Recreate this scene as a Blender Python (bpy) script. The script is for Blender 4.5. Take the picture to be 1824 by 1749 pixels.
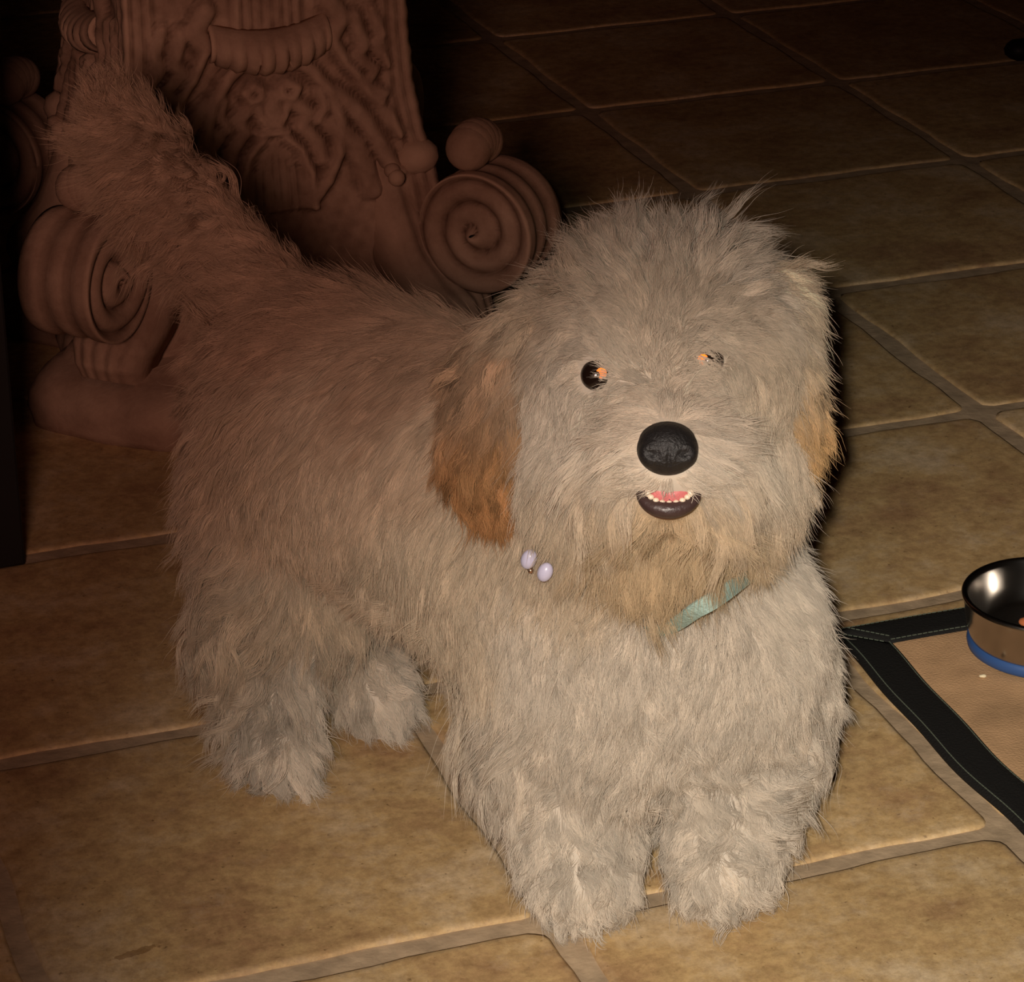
import bpy, bmesh, math, random
import numpy as np
from mathutils import Vector, Matrix, kdtree
from mathutils.bvhtree import BVHTree
for o in list(bpy.data.objects): bpy.data.objects.remove(o)
scene = bpy.context.scene
random.seed(7); rng = np.random.default_rng(7)
V = Vector

# ------------------------------------------------------------------ camera
F = 5334.0
CAM = V((0, 0, 1.0544)); PITCH = 0.42415; ROLL = -0.00846
fw = V((0, math.cos(PITCH), -math.sin(PITCH)))
_r = V((1, 0, 0)); _u = _r.cross(fw)
RT = math.cos(ROLL)*_r + math.sin(ROLL)*_u
UP = -math.sin(ROLL)*_r + math.cos(ROLL)*_u
cam = bpy.data.cameras.new('camera'); co = bpy.data.objects.new('camera', cam)
scene.collection.objects.link(co); scene.camera = co
cam.sensor_fit = 'HORIZONTAL'; cam.sensor_width = 36; cam.lens = F*36/1824
cam.clip_start = .05; cam.clip_end = 50
co.matrix_world = Matrix(((RT.x, UP.x, -fw.x, CAM.x), (RT.y, UP.y, -fw.y, CAM.y), (RT.z, UP.z, -fw.z, CAM.z), (0, 0, 0, 1)))

# ------------------------------------------------------------------ light, world, exposure
scene.view_settings.view_transform = 'Standard'; scene.view_settings.look = 'None'
scene.view_settings.gamma = 1; scene.view_settings.use_curve_mapping = False
scene.view_settings.exposure = 0.0
w = bpy.data.worlds.new('world'); scene.world = w; w.use_nodes = True
w.node_tree.nodes['Background'].inputs[0].default_value = (1, .55, .3, 1)
w.node_tree.nodes['Background'].inputs[1].default_value = 0.004
def PZ0(px, py):
    d = fw*F + RT*(px-912) - UP*(py-874.5); return CAM + d*(-CAM.z/d.z)
# the camera's own flash, a little left of and above the lens, its beam brightest low and right
fl = bpy.data.lights.new('camera_flash', 'SPOT'); fo = bpy.data.objects.new('camera_flash', fl)
scene.collection.objects.link(fo)
fo.location = CAM + RT*(-.036) + UP*.03
FLASH_AIM = PZ0(1790, 1850)
fo.rotation_euler = (FLASH_AIM - fo.location).to_track_quat('-Z', 'Y').to_euler()
fl.energy = 186; fl.color = (1, .92, .80); fl.shadow_soft_size = .014
fl.spot_size = math.radians(39.5); fl.spot_blend = 1.0
# added dim warm fill beside the camera, brightens the tail and pedestal
cl = bpy.data.lights.new('warm_fill', 'AREA'); clo = bpy.data.objects.new('warm_fill', cl)
scene.collection.objects.link(clo)
clo.location = (-.20, .1, 1.02); clo.rotation_euler = (V((-.34, 2.55, .32)) - clo.location).to_track_quat('-Z', 'Y').to_euler()
cl.shape = 'DISK'; cl.size = .25; cl.spread = math.radians(49); cl.energy = .98; cl.color = (1, .56, .45)

scene.cycles.max_bounces = 8
scene.cycles.diffuse_bounces = 4; scene.cycles.glossy_bounces = 4; scene.cycles.transmission_bounces = 6

# ------------------------------------------------------------------ helpers
def ray(px, py):
    return (fw*F + RT*(px-912) - UP*(py-874.5))
def PY(px, py, Y):
    d = ray(px, py); return CAM + d*(Y/d.y)
def PZ(px, py, z=0.0):
    d = ray(px, py); return CAM + d*((z-CAM.z)/d.z)
def link(o, parent=None):
    scene.collection.objects.link(o)
    if parent is not None: o.parent = parent
    return o
def empty(name, loc=(0, 0, 0), parent=None):
    o = bpy.data.objects.new(name, None); o.location = loc; o.empty_display_size = .05
    link(o, parent); return o
def tag(o, label=None, cat=None, group=None, kind=None):
    if label: o['label'] = label
    if cat: o['category'] = cat
    if group: o['group'] = group
    if kind: o['kind'] = kind
    return o
def mesh_obj(name, verts, faces, mat, parent=None, smooth=True):
    me = bpy.data.meshes.new(name)
    me.from_pydata([tuple(v) for v in verts], [], [tuple(f) for f in faces]); me.update()
    if smooth: me.shade_smooth()
    o = bpy.data.objects.new(name, me)
    if mat: me.materials.append(mat)
    if parent is not None:
        o.parent = parent
        o.matrix_parent_inverse = Matrix.Translation(parent.matrix_basis.translation).inverted()
    scene.collection.objects.link(o)
    return o
def bm_obj(name, bm, mat, parent=None, smooth=True):
    me = bpy.data.meshes.new(name); bm.to_mesh(me); bm.free()
    if smooth: me.shade_smooth()
    o = bpy.data.objects.new(name, me)
    if mat: me.materials.append(mat)
    if parent is not None:
        o.parent = parent
        o.matrix_parent_inverse = Matrix.Translation(parent.matrix_basis.translation).inverted()
    scene.collection.objects.link(o)
    return o
def box_bm(bm, c, s, rot=None, bev=0.0):
    r = bmesh.ops.create_cube(bm, size=1)
    vs = r['verts']
    bmesh.ops.scale(bm, vec=s, verts=vs)
    if bev:
        es = list({e for v in vs for e in v.link_edges})
        rr = bmesh.ops.bevel(bm, geom=es, offset=bev, segments=2, affect='EDGES', profile=.5)
        vs = list({v for f in rr['faces'] for v in f.verts} | {v for v in vs if v.is_valid})
    if rot is not None: bmesh.ops.transform(bm, matrix=rot, verts=vs)
    bmesh.ops.translate(bm, vec=c, verts=vs)
def ellipsoid(bm, c, r, rot=None, sub=3):
    res = bmesh.ops.create_icosphere(bm, subdivisions=sub, radius=1)
    vs = res['verts']; r = (r, r, r) if not hasattr(r, '__len__') else r
    bmesh.ops.scale(bm, vec=r, verts=vs)
    if rot is not None: bmesh.ops.transform(bm, matrix=rot, verts=vs)
    bmesh.ops.translate(bm, vec=c, verts=vs)
def chain(bm, pts, step=.25):
    for (a, ra), (b, rb) in zip(pts[:-1], pts[1:]):
        a = V(a); b = V(b); n = max(2, int((b-a).length/(min(ra, rb)*step)))
        for i in range(n+1):
            t = i/n; ellipsoid(bm, a.lerp(b, t), ra+(rb-ra)*t, sub=2)
def lathe(prof, seg=48, cx=0, cy=0, zo=0):
    vs = []; fs = []
    for (r, z) in prof:
        for k in range(seg):
            a = 2*math.pi*k/seg; vs.append((cx+r*math.cos(a), cy+r*math.sin(a), zo+z))
    for i in range(len(prof)-1):
        for k in range(seg):
            fs.append((i*seg+k, i*seg+(k+1) % seg, (i+1)*seg+(k+1) % seg, (i+1)*seg+k))
    return vs, fs

# ------------------------------------------------------------------ materials
def nt(name):
    m = bpy.data.materials.new(name); m.use_nodes = True
    t = m.node_tree; b = t.nodes['Principled BSDF']; return m, t, b
def simple(name, col, rough=.6, metal=0.0, spec=.5, noise=0, nscale=40, bump=0, bscale=200):
    m, t, b = nt(name)
    b.inputs['Base Color'].default_value = (*col, 1); b.inputs['Roughness'].default_value = rough
    b.inputs['Metallic'].default_value = metal; b.inputs['Specular IOR Level'].default_value = spec
    if noise or bump: tc = t.nodes.new('ShaderNodeTexCoord')
    if noise:
        n = t.nodes.new('ShaderNodeTexNoise'); n.inputs['Scale'].default_value = nscale; n.inputs['Detail'].default_value = 6
        t.links.new(tc.outputs['Object'], n.inputs['Vector'])
        r = t.nodes.new('ShaderNodeValToRGB'); r.color_ramp.elements[0].position = .3; r.color_ramp.elements[1].position = .7
        r.color_ramp.elements[0].color = (*[c*(1-noise) for c in col], 1); r.color_ramp.elements[1].color = (*[min(1, c*(1+noise)) for c in col], 1)
        t.links.new(n.outputs['Fac'], r.inputs['Fac']); t.links.new(r.outputs['Color'], b.inputs['Base Color'])
    if bump:
        n = t.nodes.new('ShaderNodeTexNoise'); n.inputs['Scale'].default_value = bscale; n.inputs['Detail'].default_value = 5
        t.links.new(tc.outputs['Object'], n.inputs['Vector'])
        bp = t.nodes.new('ShaderNodeBump'); bp.inputs['Strength'].default_value = bump; bp.inputs['Distance'].default_value = .002
        t.links.new(n.outputs['Fac'], bp.inputs['Height']); t.links.new(bp.outputs['Normal'], b.inputs['Normal'])
    return m

def tile_material():
    m, t, b = nt('tile_glaze')
    L = t.links; N = t.nodes
    geo = N.new('ShaderNodeNewGeometry')
    def noise(scale, detail=8, rough=.6, stretch=None):
        mp = N.new('ShaderNodeMapping'); mp.inputs['Rotation'].default_value = (0, 0, -.34)
        if stretch: mp.inputs['Scale'].default_value = stretch
        L.new(geo.outputs['Position'], mp.inputs['Vector'])
        n = N.new('ShaderNodeTexNoise'); n.inputs['Scale'].default_value = scale; n.inputs['Detail'].default_value = detail
        n.inputs['Roughness'].default_value = rough; L.new(mp.outputs['Vector'], n.inputs['Vector']); return n
    n1 = noise(9, 8, .72); r1 = N.new('ShaderNodeValToRGB')
    cr = r1.color_ramp; cr.elements[0].position = .34; cr.elements[0].color = (.41, .24, .118, 1)
    cr.elements[1].position = .66; cr.elements[1].color = (.70, .53, .33, 1)
    e = cr.elements.new(.5); e.color = (.58, .39, .18, 1)
    L.new(n1.outputs['Fac'], r1.inputs['Fac'])
    n2 = noise(70, 9, .8); r2 = N.new('ShaderNodeValToRGB')
    r2.color_ramp.elements[0].position = .36; r2.color_ramp.elements[0].color = (.56, .50, .46, 1)
    r2.color_ramp.elements[1].position = .60; r2.color_ramp.elements[1].color = (1.12, 1.1, 1.08, 1)
    L.new(n2.outputs['Fac'], r2.inputs['Fac'])
    mx = N.new('ShaderNodeMix'); mx.data_type = 'RGBA'; mx.blend_type = 'MULTIPLY'; mx.inputs[0].default_value = .75
    L.new(r1.outputs['Color'], mx.inputs[6]); L.new(r2.outputs['Color'], mx.inputs[7])
    # pinkish-grey blotches
    n3 = noise(24, 9, .8); r3 = N.new('ShaderNodeValToRGB'); r3.color_ramp.elements[0].position = .55; r3.color_ramp.elements[1].position = .72
    L.new(n3.outputs['Fac'], r3.inputs['Fac'])
    mu = N.new('ShaderNodeMath'); mu.operation = 'MULTIPLY'; mu.inputs[1].default_value = .5; L.new(r3.outputs['Color'], mu.inputs[0])
    mx2 = N.new('ShaderNodeMix'); mx2.data_type = 'RGBA'; L.new(mu.outputs[0], mx2.inputs[0])
    L.new(mx.outputs[2], mx2.inputs[6]); mx2.inputs[7].default_value = (.62, .45, .32, 1)
    # dark pits
    n4 = noise(170, 4, .6); r4 = N.new('ShaderNodeValToRGB'); r4.color_ramp.elements[0].position = .27; r4.color_ramp.elements[1].position = .36
    r4.color_ramp.elements[0].color = (.45, .4, .36, 1)
    L.new(n4.outputs['Fac'], r4.inputs['Fac'])
    mx3 = N.new('ShaderNodeMix'); mx3.data_type = 'RGBA'; mx3.blend_type = 'MULTIPLY'; mx3.inputs[0].default_value = 1
    L.new(mx2.outputs[2], mx3.inputs[6]); L.new(r4.outputs['Color'], mx3.inputs[7])
    # two dried brownish drips on the front-left tile
    s1 = PZ(165, 1722); s2 = PZ(320, 1672); dd = (s2-s1).normalized()
    sx = N.new('ShaderNodeVectorMath'); sx.operation = 'SUBTRACT'; L.new(geo.outputs['Position'], sx.inputs[0]); sx.inputs[1].default_value = ((s1+s2)/2)[:]
    sm = N.new('ShaderNodeMapping'); sm.vector_type = 'POINT'; sm.inputs['Rotation'].default_value = (0, 0, -math.atan2(dd.y, dd.x)); L.new(sx.outputs[0], sm.inputs['Vector'])
    sc_ = N.new('ShaderNodeVectorMath'); sc_.operation = 'MULTIPLY'; hl = (s2-s1).length/2; sc_.inputs[1].default_value = (1/hl, 1/.0075, 0); L.new(sm.outputs[0], sc_.inputs[0])
    ln = N.new('ShaderNodeVectorMath'); ln.operation = 'LENGTH'; L.new(sc_.outputs[0], ln.inputs[0])
    ad = N.new('ShaderNodeMath'); ad.operation = 'ADD'; n6 = noise(130, 5, .7); L.new(ln.outputs['Value'], ad.inputs[0]); L.new(n6.outputs['Fac'], ad.inputs[1])
    sr = N.new('ShaderNodeValToRGB'); sr.color_ramp.elements[0].position = .96; sr.color_ramp.elements[1].position = 1.0
    sr.color_ramp.elements[0].color = (.62, .56, .5, 1)
    L.new(ad.outputs[0], sr.inputs['Fac'])
    mxs = N.new('ShaderNodeMix'); mxs.data_type = 'RGBA'; mxs.blend_type = 'MULTIPLY'; mxs.inputs[0].default_value = 1
    L.new(mx3.outputs[2], mxs.inputs[6]); L.new(sr.outputs['Color'], mxs.inputs[7]); mx3 = mxs
    # pale worn rim of each tile
    at = N.new('ShaderNodeAttribute'); at.attribute_name = 'rim'
    n5 = noise(60, 4, .6); mu2 = N.new('ShaderNodeMath'); mu2.operation = 'MULTIPLY'
    r5 = N.new('ShaderNodeValToRGB'); r5.color_ramp.elements[0].position = .38; r5.color_ramp.elements[1].position = .58
    L.new(n5.outputs['Fac'], r5.inputs['Fac']); L.new(at.outputs['Fac'], mu2.inputs[0]); L.new(r5.outputs['Color'], mu2.inputs[1])
    mu3 = N.new('ShaderNodeMath'); mu3.operation = 'MULTIPLY'; mu3.inputs[1].default_value = .18; L.new(mu2.outputs[0], mu3.inputs[0])
    mx4 = N.new('ShaderNodeMix'); mx4.data_type = 'RGBA'; L.new(mu3.outputs[0], mx4.inputs[0])
    L.new(mx3.outputs[2], mx4.inputs[6]); mx4.inputs[7].default_value = (.68, .52, .35, 1)
    # each tile a slightly different tone
    oi = N.new('ShaderNodeObjectInfo'); hsv = N.new('ShaderNodeHueSaturation'); mr = N.new('ShaderNodeMapRange')
    mr.inputs['To Min'].default_value = .9; mr.inputs['To Max'].default_value = 1.08
    L.new(oi.outputs['Random'], mr.inputs['Value']); L.new(mr.outputs['Result'], hsv.inputs['Value']); L.new(mx4.outputs[2], hsv.inputs['Color'])
    L.new(hsv.outputs['Color'], b.inputs['Base Color'])
    b.inputs['Roughness'].default_value = .62; b.inputs['Specular IOR Level'].default_value = .3
    bp = N.new('ShaderNodeBump'); bp.inputs['Strength'].default_value = .25; bp.inputs['Distance'].default_value = .003
    L.new(n2.outputs['Fac'], bp.inputs['Height']); L.new(bp.outputs['Normal'], b.inputs['Normal'])
    return m

M_tile = tile_material()
M_grout = simple('grout', (.42, .305, .195), .95, spec=.1, noise=.22, nscale=50, bump=.35, bscale=180)
M_wall = simple('wall_paint', (.30, .22, .15), .9)
M_black = simple('black_wood', (.012, .010, .009), .5, spec=.2)
M_matb = simple('black_webbing', (.012, .011, .010), .75, spec=.2, bump=.5, bscale=500)
M_mat = simple('woven_tan', (.56, .34, .18), .9, spec=.1, noise=.22, nscale=22, bump=.4, bscale=500)
M_stitch = simple('stitch_thread', (.12, .14, .10), .8)
M_steel = simple('brushed_steel', (.42, .39, .36), .22, metal=1.0)
M_blue = simple('blue_rubber', (.03, .085, .25), .55)
M_nose = simple('nose_leather', (.013, .011, .011), .5, spec=.45, bump=.5, bscale=600)
M_lip = simple('dark_lip', (.05, .028, .026), .38, spec=.5, bump=.3, bscale=300)
M_mouth = simple('mouth_dark', (.10, .02, .02), .5)
M_tongue = simple('tongue_pink', (.60, .17, .17), .42, spec=.5, bump=.3, bscale=500)
M_tooth = simple('tooth_white', (.75, .62, .47), .35)
M_eye = simple('eye_dark', (.012, .006, .004), .12, spec=.6)
M_pupil = simple('pupil_reflective', (1.0, .25, .02), .60, metal=1.0)
M_collar = simple('teal_webbing', (.30, .42, .38), .6, noise=.15, nscale=300, bump=.5, bscale=600)
M_bead = simple('lavender_bead', (.52, .50, .66), .3)
M_beadmetal = simple('copper_ring', (.6, .35, .25), .3, metal=1.0)
M_kib = simple('orange_kibble', (.55, .16, .05), .8, bump=.6)
M_crumb = simple('pale_crumb', (.8, .68, .45), .8)

# ------------------------------------------------------------------ the room
def wall(name, c, s):
    bm = bmesh.new(); box_bm(bm, c, s); o = bm_obj(name, bm, M_wall, smooth=False); tag(o, kind='structure'); return o
wall('wall_back', (0, 6.05, 1.3), (5.2, .1, 2.6))
wall('wall_left', (-2.55, 2.0, 1.3), (.1, 8.0, 2.6))
wall('wall_right', (2.55, 2.0, 1.3), (.1, 8.0, 2.6))
wall('wall_front', (0, -2.05, 1.3), (5.2, .1, 2.6))
wall('ceiling', (0, 2.0, 2.65), (5.2, 8.2, .1))

PITCH_T = .33; GX, GY, YAW = .02414, 1.66034, .34218
ex = V((math.cos(YAW), math.sin(YAW), 0)); ey = V((-math.sin(YAW), math.cos(YAW), 0))
bm = bmesh.new(); box_bm(bm, (0, 2.0, -.0503), (5.2, 8.2, .096))
floor = bm_obj('floor', bm, M_grout, smooth=False); tag(floor, kind='structure')

def tile_mesh(seed):
    r = random.Random(seed); h = (PITCH_T-.0165)/2; rc = .011; pts = []
    for (sx, sy) in ((1, 1), (-1, 1), (-1, -1), (1, -1)):
        a0 = math.atan2(sy, sx) - math.pi/4
        for k in range(4):
            a = a0 + k*math.pi/6
            pts.append((sx*(h-rc)+rc*math.cos(a), sy*(h-rc)+rc*math.sin(a)))
        nx, ny = (-sy, sx) if False else (0, 0)
    # add wavy mid-edge points
    out = []
    n = len(pts)
    for i in range(n):
        p = pts[i]; q = pts[(i+1) % n]; out.append(p)
        if math.hypot(q[0]-p[0], q[1]-p[1]) > .1:
            for k in range(1, 14):
                t = k/14; out.append((p[0]+(q[0]-p[0])*t, p[1]+(q[1]-p[1])*t))
    P0 = []
    ph = [r.uniform(0, 6) for _ in range(4)]
    for (x, y) in out:
        l = math.hypot(x, y); k = 1 + (.0016*math.sin(38*x+ph[0]) + .0016*math.sin(41*y+ph[1]) + r.uniform(-.0009, .0009))/l
        P0.append((x*k, y*k))
    rings = [(1, -.0070, .0), (1, -.0011, .8), (.986, -.0003, 1), (.982, 0, .9), (.955, .0001, .0)]
    vs = []; rim = []
    for (s, z, rv) in rings:
        for (x, y) in P0: vs.append((x*s, y*s, z)); rim.append(rv)
    m_ = len(P0); fs = []
    for i in range(len(rings)-1):
        for k in range(m_): fs.append((i*m_+k, i*m_+(k+1) % m_, (i+1)*m_+(k+1) % m_, (i+1)*m_+k))
    vs.append((0, 0, .0002)); rim.append(0)
    b0 = (len(rings)-1)*m_
    for k in range(m_): fs.append((b0+k, b0+(k+1) % m_, len(vs)-1))
    me = bpy.data.meshes.new('tile'); me.from_pydata(vs, [], fs); me.update(); me.shade_smooth()
    at = me.attributes.new('rim', 'FLOAT', 'POINT'); at.data.foreach_set('value', rim)
    me.materials.append(M_tile); return me
tms = [tile_mesh(s) for s in range(6)]
for i in range(-7, 9):
    for j in range(-6, 12):
        c = V((GX, GY, 0)) + ex*PITCH_T*(i+.5) + ey*PITCH_T*(j+.5)
        if not (-2.2 < c.x < 2.2 and .2 < c.y < 5.6): continue
        o = bpy.data.objects.new('tile', random.choice(tms)); o.parent = floor
        o.location = (c.x, c.y, random.uniform(-.0006, .0004)); o.rotation_euler = (random.uniform(-.001, .001), random.uniform(-.001, .001), YAW + random.choice((0, 1, 2, 3))*math.pi/2)
        scene.collection.objects.link(o)

# ------------------------------------------------------------------ dark cabinet at the left edge
cc = PZ(46, 1006)
cab = empty('cabinet', (cc.x-.25, cc.y+.2, 0)); tag(cab, 'black cabinet cut off by the left edge, standing beside the pale stone pedestal', 'cabinet')
rotc = Matrix.Rotation(math.radians(2), 4, 'Z')
def cbox(name, x0, x1, y0, y1, z0, z1, bev=.002):
    bm = bmesh.new(); box_bm(bm, V(((x0+x1)/2, (y0+y1)/2, (z0+z1)/2)), (x1-x0, y1-y0, z1-z0), bev=bev)
    bmesh.ops.rotate(bm, cent=(cc.x, cc.y, 0), matrix=Matrix.Rotation(YAW+.02, 3, 'Z'), verts=bm.verts)
    return bm_obj(name, bm, M_black, cab, smooth=False)
cbox('body', cc.x-.5, cc.x, cc.y+.02, cc.y+.40, 0.0, .80)
cbox('door', cc.x-.5, cc.x, cc.y, cc.y+.019, .0, .80)

# ------------------------------------------------------------------ low black object of unknown kind at the far right
fp = PZ(1800, 112)
bm = bmesh.new()
for k in range(9):
    t = k/8; ellipsoid(bm, (fp.x+.012+.16*t, fp.y+.01+.02*t, .014+.004*t), (.02, .018, .014+.004*t), sub=2)
bmesh.ops.convex_hull(bm, input=bm.verts)
ff = bm_obj('black_object', bm, M_black); tag(ff, 'black rounded object lying low on the dark floor in the far corner', 'furniture')

# ------------------------------------------------------------------ carved stone pedestal
def stone():
    m, t, b = nt('carved_stone'); L = t.links; N = t.nodes
    tc = N.new('ShaderNodeTexCoord')
    n = N.new('ShaderNodeTexNoise'); n.inputs['Scale'].default_value = 18; n.inputs['Detail'].default_value = 8; n.inputs['Roughness'].default_value = .7
    L.new(tc.outputs['Object'], n.inputs['Vector'])
    r = N.new('ShaderNodeValToRGB'); r.color_ramp.elements[0].position = .35; r.color_ramp.elements[0].color = (.25, .145, .095, 1)
    r.color_ramp.elements[1].position = .68; r.color_ramp.elements[1].color = (.42, .27, .185, 1)
    L.new(n.outputs['Fac'], r.inputs['Fac'])
    geo = N.new('ShaderNodeNewGeometry')
    pr = N.new('ShaderNodeValToRGB'); pr.color_ramp.elements[0].position = .53; pr.color_ramp.elements[1].position = .62
    L.new(geo.outputs['Pointiness'], pr.inputs['Fac'])
    mu = N.new('ShaderNodeMath'); mu.operation = 'MULTIPLY'; mu.inputs[1].default_value = .55; L.new(pr.outputs['Color'], mu.inputs[0])
    mx = N.new('ShaderNodeMix'); mx.data_type = 'RGBA'; L.new(mu.outputs[0], mx.inputs[0]); L.new(r.outputs['Color'], mx.inputs[6])
    mx.inputs[7].default_value = (.62, .40, .27, 1)
    # darker tone in the carved recesses
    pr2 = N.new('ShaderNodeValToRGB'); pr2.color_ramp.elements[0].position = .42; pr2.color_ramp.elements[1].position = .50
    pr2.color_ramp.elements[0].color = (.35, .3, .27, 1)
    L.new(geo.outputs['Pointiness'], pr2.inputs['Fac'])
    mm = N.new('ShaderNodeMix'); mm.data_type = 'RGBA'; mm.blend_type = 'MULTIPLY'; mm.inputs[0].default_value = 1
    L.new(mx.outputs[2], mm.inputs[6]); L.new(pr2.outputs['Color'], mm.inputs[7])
    L.new(mm.outputs[2], b.inputs['Base Color']); b.inputs['Roughness'].default_value = .85; b.inputs['Specular IOR Level'].default_value = .2
    bp = N.new('ShaderNodeBump'); bp.inputs['Strength'].default_value = .5; bp.inputs['Distance'].default_value = .004
    L.new(n.outputs['Fac'], bp.inputs['Height']); L.new(bp.outputs['Normal'], b.inputs['Normal'])
    return m
M_stone = stone()
PC = V((-.255, 2.69, 0)); PA = math.radians(19.6)        # centre; direction of the front face's edge
ped = empty('pedestal', PC); tag(ped, 'carved reddish stone table pedestal with scroll feet behind the dog', 'pedestal')
pu = V((math.cos(PA), math.sin(PA), 0)); pv = V((math.sin(PA), -math.cos(PA), 0))   # along the front face, outward from it

def smooth(a, b, x): 
    t = np.clip((x-a)/(b-a), 0, 1); return t*t*(3-2*t)
# relief strokes of a face: (points (s,z) in metres, radius, height)
def px2f(px, py): return ((px-497)/1750.0, .360-.00045*py)
def stroke(pts, r, h): return ([px2f(*p) for p in pts], r, h)
REL = []
def sym(pts, r, h):
    REL.append(stroke(pts, r, h)); REL.append(([(-s, z) for (s, z) in REL[-1][0]], r, h))
sym([(430, 130), (400, 180), (388, 240), (395, 300), (415, 350), (440, 385)], .0075, .012)      # arch outline
sym([(497, 100), (455, 108), (430, 130)], .0075, .012)
sym([(470, 150), (455, 160), (462, 178), (480, 172), (480, 158)], .006, .012)                   # two small scrolls
REL.append(stroke([(497, 185), (497, 205), (497, 222)], .013, .010))                            # tulip cup
sym([(472, 180), (476, 210), (487, 232)], .0045, .010)
REL.append(stroke([(475, 245), (519, 245)], .0045, .012))                                       # waist band
sym([(480, 255), (455, 285), (442, 330), (438, 400)], .0055, .012)                              # bell
for x in (455, 470, 484, 497): sym([(497+(x-497)*.4, 262), (x, 320), (x-2, 400)], .0035, .007)
sym([(462, 190), (440, 215), (450, 240), (430, 270), (420, 310)], .008, .009)                   # side leaves
sym([(420, 170), (412, 205), (425, 230)], .006, .010)
sym([(395, 70), (375, 120), (350, 160), (335, 190), (322, 205), (318, 190), (330, 180)], .0065, .012)  # leaf C scrolls
sym([(360, 30), (345, 90), (360, 110), (330, 140), (345, 165)], .0075, .010)
sym([(330, 20), (318, 70), (325, 100), (308, 130)], .006, .008)
sym([(400, -10), (380, 30), (395, 60)], .010, .012)
sym([(590, 240), (625, 285), (640, 330), (650, 380)], .011, .010)
sym([(600, 180), (640, 230), (665, 290), (690, 350)], .009, .011)
sym([(640, 160), (672, 215), (700, 270)], .007, .010)
for k in range(7): REL.append(stroke([(450+k*15.6, -40), (450+k*15.6, 40)], .0045, .006))
def relief(s, z):
    H = np.zeros_like(s)
    for pts, r, h in REL:
        d = np.full_like(s, 1e3)
        for (a, b) in zip(pts[:-1], pts[1:]):
            ax, az = a; bx, bz = b; dx, dz = bx-ax, bz-az; l2 = dx*dx+dz*dz+1e-12
            t = np.clip(((s-ax)*dx+(z-az)*dz)/l2, 0, 1)
            d = np.minimum(d, np.hypot(s-ax-t*dx, z-az-t*dz))
        H = np.maximum(H, h*np.sqrt(np.clip(1-(d/r)**2, 0, 1)))
    return H
ZK = [.03, .07, .10, .13, .17, .20, .24, .28, .34, .42, .52, .60, .66, .70]
RC = [.235, .218, .212, .212, .212, .204, .192, .183, .178, .177, .186, .195, .210, .215]   # corner radius
RM = [.165, .148, .144, .142, .140, .136, .131, .128, .127, .126, .130, .138, .150, .155]  # face-middle distance
nz, ns = 300, 90
zz = np.linspace(.03, .70, nz); rc = np.interp(zz, ZK, RC); rm = np.interp(zz, ZK, RM)
k_ = np.ones(9)/9
rc = np.convolve(np.pad(rc, 4, 'edge'), k_, 'valid'); rm = np.convolve(np.pad(rm, 4, 'edge'), k_, 'valid')
vs = []; N4 = 4*ns
grid = np.zeros((nz, N4, 3))
for f in range(4):
    a = PA - math.pi/2 + f*math.pi/2          # outward direction angle of this face
    o_ = np.array((math.cos(a), math.sin(a), 0)); u_ = np.array((-math.sin(a), math.cos(a), 0))
    t = np.linspace(-1, 1, ns, endpoint=False)
    T, Z = np.meshgrid(t, zz); RCg = rc[:, None]; RMg = rm[:, None]
    half = RCg/math.sqrt(2); s = T*half
    out = RMg + (half-RMg)*np.abs(T)**2.6
    fade = smooth(1.0, .80, np.abs(T))
    H = relief(s.ravel(), Z.ravel()).reshape(s.shape)*fade
    reed = .0045*np.abs(np.sin((np.abs(T)-.80)/.2*math.pi*2.5))*smooth(.78, .84, np.abs(T))
    niche = -.010*np.exp(-((s/.035)**2+((Z-.305)/.014)**2))
    rough = .0008*np.sin(s*310+Z*90)*np.sin(Z*270-s*50)
    D = out + H + reed + niche + rough
    pts = o_[None, None]*D[..., None] + u_[None, None]*s[..., None]
    pts[..., 2] = Z
    grid[:, f*ns:(f+1)*ns] = pts
grid[..., 0] += PC.x; grid[..., 1] += PC.y
fs = []
for i in range(nz-1):
    b0 = i*N4
    for k in range(N4):
        k2 = (k+1) % N4; fs.append((b0+k, b0+k2, b0+N4+k2, b0+N4+k))
vl = grid.reshape(-1, 3).tolist()
fs.append(tuple((nz-1)*N4+k for k in range(N4)))
mesh_obj('shaft', vl, fs, M_stone, ped)

def superring(R, rmid, z, seg=96, rnd=.0):
    """square with concave sides and blunt corners"""
    out = []
    for k in range(seg):
        a = 2*math.pi*k/seg; q = ((a) % (math.pi/2)) - math.pi/4     # 0 at face middle direction
        c = abs(q)/(math.pi/4)
        r = rmid + (R-rmid)*smooth(.35, .82, np.array(c)).item()
        out.append((PC.x + r*math.cos(a+PA+math.pi/4-math.pi/4), PC.y + r*math.sin(a+PA+math.pi/4-math.pi/4), z))
    return out
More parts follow.
